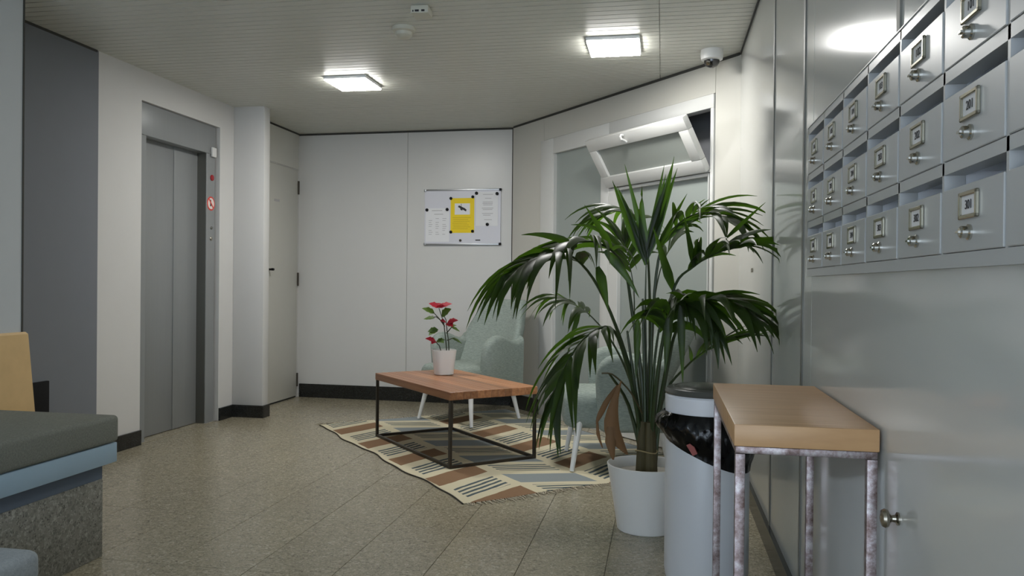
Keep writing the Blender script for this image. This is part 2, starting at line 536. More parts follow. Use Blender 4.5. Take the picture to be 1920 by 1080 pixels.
# slanted wall with window front
wd = struct('wall_slanted', 'cream panelled slanted wall holding the white window', P0, DROT)
F0, F1, FZ = 0.496, 2.402, 2.195
MB().box(-0.05, F0, 0.014, 0.16, 0, C + 0.03).box(F0, F1 + 0.0, 0.014, 0.16, FZ + 0.004, C + 0.03).box(F1, DLEN + 0.15, 0.014, 0.16, 0, C + 0.03).build('wall_core', 'joint', wd)
bx('wall_panel', 'diag_wall', wd, 0.0, F0 - 0.001, 0, 0.015, 0.0, C - 0.012)
bx('wall_panel', 'diag_wall', wd, F0 - 0.001 + 0.002, F1 + 0.008, 0, 0.015, FZ + 0.004, C - 0.012)
bx('wall_panel', 'diag_wall', wd, F1 + 0.011, DLEN + 0.002, 0, 0.015, 0.0, C - 0.012)
mdw = Matrix.Translation(P0) @ Matrix.Rotation(DROT, 4, 'Z')
tag(MB().box(0.015, F0 - 0.03, -0.016, -0.0005, 0, 0.118).box(F1 + 0.012, DLEN - 0.03, -0.016, -0.0005, 0, 0.118).build('baseboard_slanted', 'base'), None, None, None, 'structure').matrix_world = mdw
tag(MB().box(0.01, DLEN - 0.01, -0.006, -0.0005, C - 0.016, C).build('shadow_gap_strip_4', 'joint'), None, None, None, 'structure').matrix_world = mdw  # shadow line below the ceiling, drawn as a dark strip

win = struct('window_1', 'white framed frosted glass window front with an open top light', P0, DROT)
Y0, Y1 = -0.012, 0.06
HZ0, HZ1, HS0, HS1 = 1.745, 2.112, 1.375, 2.383
fr = MB()
fr.box(F0 - 0.03, 0.648, Y0, Y1, 0, FZ)                     # left jamb
fr.box(0.648, HS0, Y0, Y1, 2.072, FZ)                       # head over the sidelight
fr.box(HS0, F1 + 0.006, Y0, Y1, HZ1, FZ)                    # head over the hopper
fr.box(1.282, HS0, Y0, Y1, 0, 2.072)                        # mullion
fr.box(HS0, HS0 + 0.012, Y0, Y1, HZ0 + 0.0, HZ1)
fr.box(HS1, F1 + 0.006, Y0, Y1, 0, HZ1)                     # right jamb
fr.box(HS0, HS1, Y0, Y1, 1.728, HZ0)                        # transom
fr.box(0.648, 1.282, Y0, Y1, 0, 0.15)                       # sill rail
fr.build('window_frame', 'upvc', win, bevel=0.003, seg=2, smooth=True)
bx('sidelight_bead', 'upvc', win, 0.648, 0.657, Y0 + 0.004, 0.02, 0.15, 2.072)
bx('pane', 'frost', win, 0.648, 1.282, 0.02, 0.03, 0.15, 2.072)
lf = MB()
lf.box(HS0 + 0.008, 1.493, Y0 - 0.006, 0.05, 0.006, 1.724)
lf.box(HS1 - 0.012, HS1 - 0.003, Y0 - 0.006, 0.05, 0.006, 1.724)
lf.box(1.493, HS1 - 0.012, Y0 - 0.006, 0.05, 1.704, 1.724)
lf.box(1.493, HS1 - 0.012, Y0 - 0.006, 0.05, 0.006, 0.20)
lf.build('door_leaf_frame', 'upvc', win, bevel=0.002, seg=1)
bx('pane', 'frost', win, 1.493, HS1 - 0.012, 0.012, 0.022, 0.20, 1.704)
hp = MB()                                                   # hopper sash, hinged at its foot and tilted into the room
SW, SH, ST = HS1 - HS0 - 0.014, HZ1 - HZ0 - 0.004, 0.045
fw = 0.082
hp.box(0, SW, -ST, 0, 0, fw).box(0, SW, -ST, 0, SH - fw, SH).box(0, fw, -ST, 0, fw, SH - fw).box(SW - fw, SW, -ST, 0, fw, SH - fw)
hs = hp.build('hopper_sash', 'upvc', win, bevel=0.004, seg=2, smooth=True)
hs.location = (HS0 + 0.012, Y0 + 0.01, HZ0 + 0.004)
hs.rotation_euler = (math.radians(32), 0, 0)
bx('sash_pane', 'sash_frost', hs, fw, SW - fw, -0.026, -0.016, fw, SH - fw)
mb = MB()
mb.tube([(0, 0, -0.014), (0.002, -0.012, 0.005), (0.004, -0.03, 0.02), (0.002, -0.03, 0.038), (-0.004, -0.012, 0.044), (-0.006, 0, 0.034)], 0.008, 8)
hd = mb.build('sash_handle', 'device_white', hs, smooth=True)
hd.location = (SW * 0.43, -ST - 0.002, SH - 0.055)
for sx in (0.13, 0.86):
    bx('hinge', 'device_white', win, HS0 + sx, HS0 + sx + 0.09, Y0 - 0.02, Y0 - 0.001, HZ0 - 0.014, HZ0 + 0.006, bevel=0.004)
vd = MB()                                                   # closed box added behind the window to shut out outside light
vd.box(F0 - 0.1, F1 + 0.1, 0.30, 0.32, 0, C).box(F0 - 0.1, F1 + 0.1, 0.06, 0.32, C, C + 0.02).box(F0 - 0.1, F1 + 0.1, 0.06, 0.32, -0.03, -0.005) \
    .box(F0 - 0.12, F0 - 0.1, 0.06, 0.32, 0, C).box(F1 + 0.1, F1 + 0.12, 0.06, 0.32, 0, C)
vd.build('closing_backing', 'dark', win)

# entrance front behind the camera: lintel and posts, open to daylight between
en = struct('wall_entrance', 'entrance front')
MB().box(-2.85, XR, YF - 0.15, YF, 2.15, C + 0.05).box(-2.85, -2.7, YF - 0.15, YF, 0, 2.15).box(-1.25, -1.15, YF - 0.15, YF, 0, 2.15).box(XR - 0.1, XR, YF - 0.15, YF, 0, 2.15).build('posts', 'upvc', en)

# lift doors
lift = struct('door_1', 'grey steel lift doors in the white wall')
XF, XD = XL - 0.025, XL - 0.098
MB().box(XF - 0.1, XF, EY0 + 0.004, EY0 + 0.085, 0, 1.985).box(XF - 0.1, XF, 5.41, 5.523, 0, 1.985).build('door_frame', 'elevator', lift, bevel=0.002, seg=1)
bx('header_panel', 'elevator', lift, XF - 0.1, XF + 0.004, EY0 + 0.004, 5.523, 1.985, EZ - 0.004, bevel=0.002)
MB().box(XF - 0.1, XF - 0.006, 5.406, 5.41, 0, 1.985).build('jamb_return', 'elevator_dark', lift)
bx('door_leaf', 'elevator', lift, XD - 0.03, XD - 0.006, EY0 + 0.07, 5.125, 0.006, 2.0, bevel=0.002)
bx('door_leaf', 'elevator', lift, XD - 0.03, XD, 5.12, 5.43, 0.006, 2.0, bevel=0.002)
bx('threshold', 'tile', lift, XD - 0.03, XL - 0.0, EY0 + 0.004, 5.523, -0.004, 0.002)
bx('closing_backing', 'dark', lift, XD - 0.1, XD - 0.04, EY0 - 0.05, 5.6, 0, EZ)
bx('call_box', 'device_white', lift, XF + 0.004, XF + 0.02, 5.455, 5.512, 1.965, 2.035, bevel=0.004)
def disc(name, mat, parent, x, y, z, r, t=0.002, n=24, ry=math.pi / 2, prof=None):
    mb = MB()
    mb.lathe(prof or [(r, 0), (r, t), (r * 0.9, t * 1.2)], n)
    o = mb.build(name, mat, parent, smooth=True)
    o.location = (x, y, z)
    o.rotation_euler = (0, ry, 0)
    return o
disc('floor_indicator', 'red', lift, XF, 5.478, 1.812, 0.022, 0.006)
st = disc('warning_sticker', 'sticker_red', lift, XF, 5.468, 1.62, 0.052, 0.001)
disc('sticker_field', 'sticker', st, 0, 0, 0.0012, 0.041, 0.0006, ry=0)
pic = MB()
pic.loft([[(-0.028, -0.012, 0.0025), (0.02, -0.014, 0.0025), (0.02, 0.002, 0.0025), (-0.028, -0.002, 0.0025)], [(-0.028, -0.012, 0.003), (0.02, -0.014, 0.003), (0.02, 0.002, 0.003), (-0.028, -0.002, 0.003)]])
pic.build('pictogram', 'ink', st)
bar = MB()
bar.loft([[(-0.036, -0.026, 0.003), (-0.028, -0.034, 0.003), (0.036, 0.026, 0.003), (0.028, 0.034, 0.003)], [(-0.036, -0.026, 0.0036), (-0.028, -0.034, 0.0036), (0.036, 0.026, 0.0036), (0.028, 0.034, 0.0036)]])
bar.build('prohibition_bar', 'sticker_red', st)
disc('key_switch', 'elevator_dark', lift, XF, 5.475, 1.44, 0.011, 0.005)
disc('call_button', 'nickel', lift, XF, 5.470, 1.36, 0.013, 0.006)

# white service door beside the pillar
dr = struct('door_2', 'plain cream service door beside the fin pillar')
bx('door_leaf', 'door', dr, XL - 0.04, XL + 0.006, 6.10, 6.848, 0.014, 2.055, bevel=0.002)
bx('door_gap', 'joint', dr, XL - 0.05, XL - 0.008, 6.10, 6.86, 0.0, 2.058)
for z in (0.16, 1.07, 1.90):
    mb = MB()
    mb.tube([(0, 0, -0.06), (0, 0, 0.06)], 0.009, 10)
    o = mb.build('hinge', 'iron', dr, smooth=True)
    o.location = (XL + 0.010, 6.852, z)
mb = MB()
mb.tube([(0, 0, 0), (0.045, 0, 0)], 0.009, 10).tube([(0.045, 0.004, 0), (0.045, -0.02, 0)], 0.011, 10)
o = mb.build('door_knob', 'black', dr, smooth=True)
o.location = (XL + 0.006, 6.30, 1.15)
bx('name_label', 'faint_ink', dr, XL + 0.006, XL + 0.008, 6.40, 6.49, 1.735, 1.755)

# ------------------------------------------------------------------ ceiling lamps and devices
def led(label, x, y):
    t = thing('ceiling_light', label, 'ceiling light', (x, y, C), 0, 'square ceiling panel lights')
    bx('lamp_body', 'led_frame', t, -0.145, 0.145, -0.158, 0.158, -0.020, -0.0005, bevel=0.004)
    bx('diffuser', 'led', t, -0.139, 0.139, -0.152, 0.152, -0.026, -0.0202)
    return t
led('square panel lamp lit on the ceiling near the lift', -2.045, 5.115)
led('square panel lamp lit on the ceiling above the tall palm', -0.28, 4.54)
t = thing('smoke_detector', 'round ivory smoke detector on the ceiling', 'smoke detector', (-1.354, 4.08, C))
MB().lathe([(0.062, -0.0005), (0.062, -0.02), (0.052, -0.026)], 28).build('base_plate', 'device', t, smooth=True)
MB().lathe([(0.046, -0.026), (0.044, -0.042), (0.030, -0.055), (0.012, -0.058)], 28).build('sensor_head', 'device', t, smooth=True)
t = thing('emergency_light', 'white box with small dark lettering on the ceiling', 'emergency light', (-1.17, 3.80, C), 0.06)
bx('housing', 'device', t, -0.044, 0.044, -0.05, 0.05, -0.040, -0.0005, bevel=0.006)
mb = MB()
for i, (a, b, h) in enumerate(((-0.034, -0.028, 0.008), (-0.022, -0.002, 0.010), (0.010, 0.026, 0.010))):
    mb.box(a, b, -0.0515, -0.0505, -0.034, -0.034 + h)
mb.build('dark_slots', 'ink', t)
t = thing('dome_camera', 'white dome security camera at the ceiling corner', 'camera', (0.262, 4.74, C))
MB().lathe([(0.062, -0.0005), (0.064, -0.03), (0.060, -0.055), (0.046, -0.06)], 28).build('camera_base', 'device_white', t, smooth=True)
MB().lathe([(0.044, -0.058), (0.042, -0.075), (0.030, -0.092), (0.012, -0.1)], 24).build('smoked_dome', 'dome', t, smooth=True)
o = MB().lathe([(0.013, 0), (0.013, 0.008), (0.006, 0.01)], 16).build('lens_ring', 'nickel', t, smooth=True)
o.location = (-0.02, -0.032, -0.078)
o.rotation_euler = (math.radians(120), 0, -0.4)

# ------------------------------------------------------------------ mail unit
mu = thing('mailbox_unit', 'grey metal bank of numbered letter boxes set in the right wall', 'mailbox', (0.415, MBY1, MBZ0))
NC, PW, PH = 7, 0.2325, 0.137
XM = 0.0          # front plane, local
hb = MB()
W = NC * PW + 0.016
hb.box(XM, 0.03, -W, 0, 0.0, 0.021)                         # bottom rail
for r in range(3):
    z1 = 0.021 + (r + 1) * PH
    hb.box(XM, 0.03, -W, 0, z1 - 0.0185, z1)
hb.box(XM - 0.002, 0.03, -W, 0, 0.021 + 3 * PH, MBZ1 - MBZ0)
for c in range(NC + 1):
    yy = -0.008 - c * PW
    hb.box(XM, 0.03, yy - 0.004, yy + 0.004, 0.021, 0.021 + 3 * PH)
hb.build('front_grid', 'mail', mu)
ib = MB()
D = 0.26
ib.box(D, D + 0.01, -W, 0, 0, MBZ1 - MBZ0)
for c in range(NC + 1):
    yy = -0.008 - c * PW
    ib.box(0.03, D, yy - 0.002, yy + 0.002, 0.0, MBZ1 - MBZ0)
for r in range(4):
    ib.box(0.03, D, -W, 0, max(0, 0.021 + r * PH - 0.012), 0.021 + r * PH - 0.009 if r else 0.004)
ib.build('compartments', 'mail_in', mu)
_txt = {}
def text_mesh(s, size):
    if s in _txt:
        return _txt[s]
    cu = bpy.data.curves.new('number', 'FONT')
    cu.body = s
    cu.size = size
    cu.align_x, cu.align_y = 'CENTER', 'CENTER'
    cu.extrude = 0.0003
    o = bpy.data.objects.new('number', cu)
    COL.objects.link(o)
    bpy.context.view_layer.update()
    me = bpy.data.meshes.new_from_object(o.evaluated_get(bpy.context.evaluated_depsgraph_get()))
    bpy.data.objects.remove(o)
    me.transform(Matrix(((0, 0, -1, 0), (-1, 0, 0, 0), (0, 1, 0, 0), (0, 0, 0, 1))))
    me.materials.clear()
    _txt[s] = me
    return me
DH = PH - 0.0185 - 0.024
door_me = MB().box(XM - 0.002, 0.004, -PW + 0.0055, -0.0055, 0.001, DH).mesh('mailbox_door', bevel=0.0012, seg=1)
fr_m = MB()
ph, pw = 0.038, 0.066
fr_m.box(-0.005, 0, -pw / 2, pw / 2, -ph / 2, -ph / 2 + 0.006).box(-0.005, 0, -pw / 2, pw / 2, ph / 2 - 0.006, ph / 2).box(-0.005, 0, -pw / 2, -pw / 2 + 0.006, -ph / 2, ph / 2).box(-0.005, 0, pw / 2 - 0.006, pw / 2, -ph / 2, ph / 2)
fr_me = fr_m.mesh('plate_frame', bevel=0.0012, seg=1)
card_me = MB().box(-0.0016, -0.0002, -pw / 2 + 0.005, pw / 2 - 0.005, -ph / 2 + 0.005, ph / 2 - 0.005).mesh('name_card')
lk = MB()
lk.lathe([(0.011, 0), (0.011, 0.003), (0.0085, 0.005), (0.0085, 0.012), (0.006, 0.014)], 16)
lk.box(-0.0015, 0.0015, -0.006, 0.006, 0.014, 0.017)
lock_me = lk.mesh('lock', smooth=True)
lock_me.transform(Matrix.Rotation(-math.pi / 2, 4, 'Y'))
for r in range(3):                       # r = 0 bottom row
    for c in range(NC):
        d = obj('mailbox_door', door_me, 'mail', mu)
        d.location = (0, -0.008 - c * PW, 0.021 + r * PH)
        cy = -PW / 2
        f = obj('plate_frame', fr_me, 'brass', d)
        f.location = (XM - 0.002, cy, DH * 0.68)
        k = obj('name_card', card_me, 'paper', d)
        k.location = f.location
        l = obj('lock', lock_me, 'chrome', d)
        l.location = (XM - 0.002, cy, DH * 0.28)
        if c < 6:
            n = obj('number', text_mesh(str((3 - r) * 100 + 6 - c), 0.018), 'ink', d)
            n.location = (XM - 0.0045, cy, DH * 0.68)

t = thing('wall_knob', 'brushed nickel knob on the grey wall beside the console table', 'knob', (XR, 1.585, 0.625))
o = MB().lathe([(0.012, 0.0), (0.012, 0.003), (0.007, 0.006), (0.006, 0.012), (0.009, 0.015), (0.016, 0.019), (0.0175, 0.024), (0.015, 0.029), (0.006, 0.032)], 24).build('knob_body', 'nickel', t, smooth=True)
o.rotation_euler = (0, -math.pi / 2, 0)

# ------------------------------------------------------------------ notice board on the back wall (local: x along, y into wall)
mwb = Matrix.Translation(B0) @ Matrix.Rotation(-BA, 4, 'Z')
def on_board(t):
    t.matrix_world = mwb @ Matrix.Translation((1.205, -0.001, 1.388))
    return t
BW_, BH_ = 0.684, 0.472
wbd = on_board(thing('notice_board', 'white magnetic notice board on the back wall', 'notice board'))
bx('board_panel', 'board', wbd, 0, BW_, -0.012, 0, 0, BH_)
for z_ in (-0.008, BH_ - 0.006):
    bx('edge_rail', 'alu', wbd, 0, BW_, -0.018, -0.0005, z_, z_ + 0.014, bevel=0.002)
for sx in (0.004, BW_ - 0.004):
    for sz in (0.002, BH_ - 0.002):
        bx('corner_cap', 'black' if sx > 0.3 else 'alu', wbd, sx - 0.010, sx + 0.010, -0.021, -0.0005, sz - 0.011, sz + 0.011, bevel=0.003)
bx('maker_mark', 'ink', wbd, 0.462, 0.506, -0.0127, -0.012, 0.030, 0.040)
def bpx(x, y):      # zoomed board picture -> board metres
    return ((x - 215) / (1300 - 215) * BW_, (1 - (y - 140) / (905 - 140)) * BH_)
def sheet(name, label, mat, a, b):
    (x0, z1), (x1, z0) = bpx(*a), bpx(*b)
    t = on_board(thing(name, label, 'paper'))
    bx('paper_sheet', mat, t, x0, x1, -0.0135, -0.0125, z0, z1)
    return t
ys_ = sheet('warning_notice', 'yellow camera surveillance notice pinned to the board', 'yellow', (592, 255), (930, 745))
(x0, z1), (x1, z0) = bpx(650, 330), bpx(868, 488)
bx('picture_field', 'paper', ys_, x0, x1, -0.0142, -0.0136, z0, z1)
cx, cz = (x0 + x1) / 2, (z0 + z1) / 2
cm = MB()
def pl(pts, y0=-0.0149, y1=-0.0143):
    cm.loft([[(cx + a, y0, cz + b) for a, b in pts], [(cx + a, y1, cz + b) for a, b in pts]])
pl([(-0.040, 0.018), (-0.030, 0.032), (0.028, 0.004), (0.020, -0.014)])
pl([(0.022, 0.004), (0.038, -0.004), (0.034, -0.022), (0.016, -0.012)])
pl([(-0.012, 0.022), (-0.008, 0.022), (-0.008, 0.046), (-0.012, 0.046)])
pl([(-0.02, 0.006), (0.0, -0.002), (0.002, -0.014), (-0.016, -0.008)])
cm.build('camera_symbol', 'ink', ys_)
ln = MB()
for i in range(7):
    zz = bpx(0, 530 + i * 26)[1]
    a, b = bpx(620 + (i % 3) * 6, 0)[0], bpx(880 - (i * 37) % 60, 0)[0]
    ln.box(a, b, -0.0139, -0.0136, zz - 0.003, zz + 0.002)
tag(ln.build('print_lines', 'yellow_dark', ys_), None, None, None, 'stuff')
ls = sheet('price_sheet', 'white sheet with three columns of faint print on the board', 'paper', (232, 395), (572, 870))
ln = MB()
for c, x in enumerate((275, 375, 475)):
    for i in range(9):
        if (i * 7 + c * 3) % 5 == 0:
            continue
        a, z = bpx(x, 540 + i * 28)
        b = bpx(x + 38 + (i * 13 + c * 9) % 24, 0)[0]
        ln.box(a, b, -0.0139, -0.0136, z - 0.0022, z + 0.0022)
for x0_, x1_, yy in ((320, 470, 428), (355, 485, 480)):
    a, z = bpx(x0_, yy); b = bpx(x1_, 0)[0]
    ln.box(a, b, -0.0139, -0.0136, z - 0.003, z + 0.003)
tag(ln.build('print_lines', 'faint_ink', ls), None, None, None, 'stuff')
rs = sheet('text_sheet', 'white sheet with a narrow centred text block on the board', 'paper', (950, 172), (1262, 650))
ln = MB()
for i, (x0_, x1_, yy) in enumerate(((1050, 1195, 208), (1080, 1170, 262), (1050, 1190, 315), (1045, 1190, 335), (1055, 1185, 355), (1035, 1200, 400), (1050, 1185, 420), (1040, 1195, 475), (1055, 1160, 498), (1070, 1180, 562))):
    a, z = bpx(x0_, yy); b = bpx(x1_, 0)[0]
    ln.box(a, b, -0.0139, -0.0136, z - 0.0025, z + 0.0025)
tag(ln.build('print_lines', 'faint_ink', rs), None, None, None, 'stuff')
for x, y, lab, r_ in ((595, 258, 'dark magnet on the top left corner of the yellow notice', 0.013), (908, 240, 'dark magnet on the top right corner of the yellow notice', 0.013),
                      (598, 733, 'dark magnet on the bottom left corner of the yellow notice', 0.013), (908, 723, 'dark magnet on the bottom right corner of the yellow notice', 0.013),
                      (960, 190, 'dark magnet at the top left of the narrow text sheet', 0.014), (1250, 200, 'dark magnet at the top right of the narrow text sheet', 0.014),
                      (1117, 628, 'dark magnet at the bottom of the narrow text sheet', 0.014), (250, 418, 'dark magnet at the top left of the three column sheet', 0.014),
                      (543, 414, 'dark magnet at the top right of the three column sheet', 0.014), (735, 852, 'grey magnet below the yellow notice', 0.011)):
    a, z = bpx(x, y)
    o = MB().lathe([(r_, 0.0), (r_, 0.006), (r_ * 0.7, 0.009)], 18).build('magnet', 'black' if 'dark' in lab else 'iron', smooth=True)
    tag(o, lab, 'magnet', 'magnets on the notice board')
    o.matrix_world = mwb @ Matrix.Translation((1.205 + a, -0.0152, 1.388 + z)) @ Matrix.Rotation(math.pi / 2, 4, 'X')

# ------------------------------------------------------------------ rug
RA, RB = Vector((-2.468, 5.552)), Vector((-0.905, 3.732))
RU = (RB - RA).normalized()
rug_ang = math.atan2(RU.y, RU.x)
RLEN, RWID = 2.40, 1.58
rug = thing('rug', 'flat woven rug with brown, blue and striped chevrons', 'rug', (RA.x, RA.y, 0), rug_ang)
nu, nv = 60, 36
top = []
for i in range(nu + 1):
    row = []
    for j in range(nv + 1):
        u, v = RLEN * i / nu, RWID * j / nv
        e = 0.012 * math.sin(u * 7.1) + 0.006 * math.sin(u * 17 + 1)
        z = 0.006 + 0.0012 * math.sin(u * 9 + v * 3) * math.sin(v * 8)
        vv = v + e * (1 - j / nv)
        uu = u + 0.012 * math.sin(v * 8) * (i / nu)
        cu_ = max(0, 1 - i / 3) * max(0, 1 - j / 4)         # curled corner
        row.append((uu + 0.03 * cu_, vv, z))
    top.append(row)
# rug local y points left of travel: pattern coordinate v equals local y
mb = MB()
b = 0
for row in top:
    mb.v += row
for row in top:
    mb.v += [(p[0], p[1], 0.001) for p in row]
n1 = (nu + 1) * (nv + 1)
for i in range(nu):
    for j in range(nv):
        a = i * (nv + 1) + j
        mb.f.append((a, a + nv + 1, a + nv + 2, a + 1))
for i in range(nu):
    for j in (0, nv):
        a = i * (nv + 1) + j
        mb.f.append((a, a + nv + 1, a + nv + 1 + n1, a + n1))
for j in range(nv):
    for i in (0, nu):
        a = i * (nv + 1) + j
        mb.f.append((a, a + 1, a + 1 + n1, a + n1))
mb.build('rug_weave', 'rug', rug, smooth=True)
for j in (0, nv):
    MB().tube([(p[0], p[1] + (-0.004 if j == 0 else 0.004), 0.0034) for p in [r[j] for r in top]], 0.0034, 6).build('edge_binding', 'rug_edge', rug, smooth=True)
for end in (0, nu):
    mb = MB()
    sgn = -1 if end == 0 else 1
    for q in range(150):
        v = RWID * (q + 0.5) / 150
        L = rnd.uniform(0.03, 0.065)
        u0 = RLEN * (end / nu) + (0.012 * math.sin(v * 8) if end else 0)
        sx = rnd.uniform(-0.02, 0.02)
        mb.tube([(u0 - sgn * 0.004, v, 0.0035), (u0 + sgn * L * 0.5, v + sx * 0.6, 0.0025 + rnd.uniform(0, 0.0012)), (u0 + sgn * L, v + sx + rnd.uniform(-0.012, 0.012), 0.003)], [0.0026, 0.003, 0.0016], 4)
    tag(mb.build('fringe', 'fringe', rug, smooth=True), None, None, None, 'stuff')

# ------------------------------------------------------------------ coffee table
CA = math.atan2(0.744, -0.668)
RZ = 0.0078
ct = thing('coffee_table', 'low coffee table with striped red-brown wood top and thin metal frame', 'table', (-1.316, 4.983, RZ), CA)
CL, CW, CH = 1.107, 0.587, 0.437 - RZ
npl = 13
pwid = CW / npl
pm = MB().box(-CL / 2, CL / 2, 0.0004, pwid - 0.0004, CH - 0.045, CH).mesh('plank', bevel=0.0014, seg=1)
for i in range(npl):
    o = obj('plank', pm, 'table_wood', ct)
    o.location = (0, -CW / 2 + i * pwid, rnd.uniform(-0.0004, 0.0004))
lg = MB().box(-0.009, 0.009, -0.009, 0.009, 0, CH - 0.045).mesh('leg', bevel=0.002, seg=1)
for sx in (-1, 1):
    for sy in (-1, 1):
        o = obj('leg', lg, 'iron', ct)
        o.location = (sx * (CL / 2 - 0.012), sy * (CW / 2 - 0.012), 0)
for sy in (-1, 1):
    bx('floor_rail', 'iron', ct, -CL / 2 + 0.02, CL / 2 - 0.02, sy * (CW / 2 - 0.012) - 0.008, sy * (CW / 2 - 0.012) + 0.008, 0.0, 0.016)
for sx in (-1, 1):
    bx('floor_rail', 'iron', ct, sx * (CL / 2 - 0.012) - 0.008, sx * (CL / 2 - 0.012) + 0.008, -CW / 2 + 0.02, CW / 2 - 0.02, 0.0, 0.016)

# ------------------------------------------------------------------ armchairs (front = local -Y)
def rrect(x0, x1, y0, y1, r, n=5):
    pts = []
    for cx, cy, a0 in ((x1 - r, y1 - r, 0), (x0 + r, y1 - r, 90), (x0 + r, y0 + r, 180), (x1 - r, y0 + r, 270)):
        for i in range(n + 1):
            a = math.radians(a0 + 90 * i / n)
            pts.append((cx + r * math.cos(a), cy + r * math.sin(a)))
    return pts
def interp(tab, x):
    for (a, va), (b, vb) in zip(tab, tab[1:]):
        if x <= b:
            t = max(0, min(1, (x - a) / (b - a)))
            t = t * t * (3 - 2 * t)
            return va + (vb - va) * t
    return tab[-1][1]
def make_chair(name, label, loc, rz):
    t = thing(name, label, 'armchair', loc, rz, 'grey-green armchairs')
    # seat: rounded cushion block, sections along y
    rings = []
    for y, k in ((-0.315, 0.0), (-0.312, 0.35), (-0.300, 0.68), (-0.278, 0.9), (-0.24, 1.0), (-0.1, 1.0), (0.05, 1.0), (0.2, 1.0)):
        zc, hz = 0.325, 0.100 * (0.55 + 0.45 * k)
        hw = 0.25 - 0.075 * (1 - k)
        r = min(hz, hw) * 0.6
        rings.append([(x, y, z + (0.012 * math.cos(x / hw * 1.4) if z > zc else 0)) for x, z in rrect(-hw, hw, zc - hz, zc + hz, r)])
    MB().loft(rings).build('seat', 'teal', t, smooth=True)
    # backrest: sections up z
    rings = []
    for z in (0.225, 0.35, 0.45, 0.55, 0.62, 0.70, 0.78, 0.84, 0.875, 0.895, 0.905, 0.909):
        hw = interp([(0.22, 0.255), (0.45, 0.285), (0.62, 0.290), (0.88, 0.225), (0.909, 0.215)], z)
        k = 1.0
        if z > 0.86:
            k = math.sqrt(max(0.02, 1 - ((z - 0.86) / 0.0495) ** 2))
        yc = 0.168 + max(0, z - 0.30) * 0.50
        th = 0.058 * (0.35 + 0.65 * k)
        hwk = hw - 0.055 * (1 - k)
        ring = []
        for x, y in rrect(-hwk, hwk, -th, th, th * 0.95, 5):
            wrap = -0.085 * (abs(x) / hw) ** 2.2
            ring.append((x, yc + y + wrap, z))
        # subdivide the long front and back runs so that the curve shows
        out = []
        m = len(ring)
        for i in range(m):
            a, b = ring[i], ring[(i + 1) % m]
            out.append(a)
            if abs(b[0] - a[0]) > hwk:
                for q in range(1, 9):
                    f = q / 9
                    x = a[0] + (b[0] - a[0]) * f
                    wr_a, wr_b = -0.085 * (abs(a[0]) / hw) ** 2.2, -0.085 * (abs(b[0]) / hw) ** 2.2
                    yb = (a[1] - wr_a) * (1 - f) + (b[1] - wr_b) * f
                    out.append((x, yb - 0.085 * (abs(x) / hw) ** 2.2, z))
        rings.append(out)
    MB().loft(rings).build('backrest', 'teal', t, smooth=True, angle=1.2)
    for s in (-1, 1):
        rings = []
        for y, top in ((-0.172, 0.50), (-0.169, 0.545), (-0.160, 0.582), (-0.142, 0.612), (-0.115, 0.636), (-0.08, 0.650), (-0.04, 0.653), (0.0, 0.646), (0.04, 0.632), (0.08, 0.616), (0.12, 0.606), (0.16, 0.606), (0.19, 0.618), (0.215, 0.64)):
            k = 1.0 if y > -0.12 else math.sqrt(max(0.03, 1 - ((-0.12 - y) / 0.0525) ** 2))
            th = 0.044 * (0.3 + 0.7 * k)
            xc = s * (0.258 + 0.010 * (top - 0.6) / 0.06)
            z0 = 0.215 + 0.03 * (1 - k)
            ring = []
            for x, z in rrect(-th, th, z0, top, th * 0.92, 5):
                f = max(0.0, (z - z0) / (top - z0))
                ring.append((xc + x + s * 0.024 * f ** 1.2, y - 0.02 * f + 0.05, z))
            rings.append(ring)
        MB().loft(rings).build('armrest', 'teal', t, smooth=True, angle=1.2)
    for sx, sy, bx_, by_ in ((-1, -1, 0.281, -0.27), (1, -1, 0.281, -0.27), (-1, 1, 0.262, 0.275), (1, 1, 0.262, 0.275)):
        a = Vector((sx * (bx_ - 0.055), by_ - 0.045 * (1 if by_ > 0 else -1), 0.275))
        MB().tube([a, Vector((sx * bx_, by_, 0.0))], [0.021, 0.0125], 14).build('leg', 'white_leg', t, smooth=True)
    return t
ch1 = make_chair('armchair', 'grey-green armchair behind the coffee table, facing the lamp-lit middle', (-1.445, 6.03, RZ + 0.0035), math.radians(-30.8))
ch1['label'] = 'grey-green armchair behind the coffee table against the white back wall'
ch2 = make_chair('armchair', 'grey-green armchair half hidden behind the tall potted palm', (-0.267, 4.789, RZ + 0.0035), math.radians(-80.2))

# ------------------------------------------------------------------ poinsettia on the coffee table
pz = 0.4385
pc = on_z(832, 702, pz)
po = thing('potted_poinsettia', 'small poinsettia with red bracts in white pot on coffee table', 'potted plant', (pc.x, pc.y, pz), 0.5)
rings = []
for hw, z in ((0.055, 0.0), (0.060, 0.004), (0.068, 0.08), (0.078, 0.162), (0.078, 0.166), (0.073, 0.166), (0.068, 0.12), (0.060, 0.118)):
    rings.append([(x, y, z) for x, y in rrect(-hw, hw, -hw, hw, hw * 0.62, 5)])
MB().loft(rings).build('pot', 'pot', po, smooth=True)
MB().lathe([(0.062, 0.13), (0.062, 0.138), (0.03, 0.142)], 20).build('soil', 'soil', po)
R2 = Vector((RGT.x, RGT.y, 0)).normalized()
F2 = Vector((FWD.x, FWD.y, 0)).normalized()
inv = Matrix.Rotation(-0.5, 3, 'Z')
def pl3(px, py, dz=0.0):          # picture position above the pot -> local offset
    p = at(px, py, (pc - EYE).dot(FWD) - 0.0) + F2 * dz
    return inv @ (p - Vector((pc.x, pc.y, pz)))
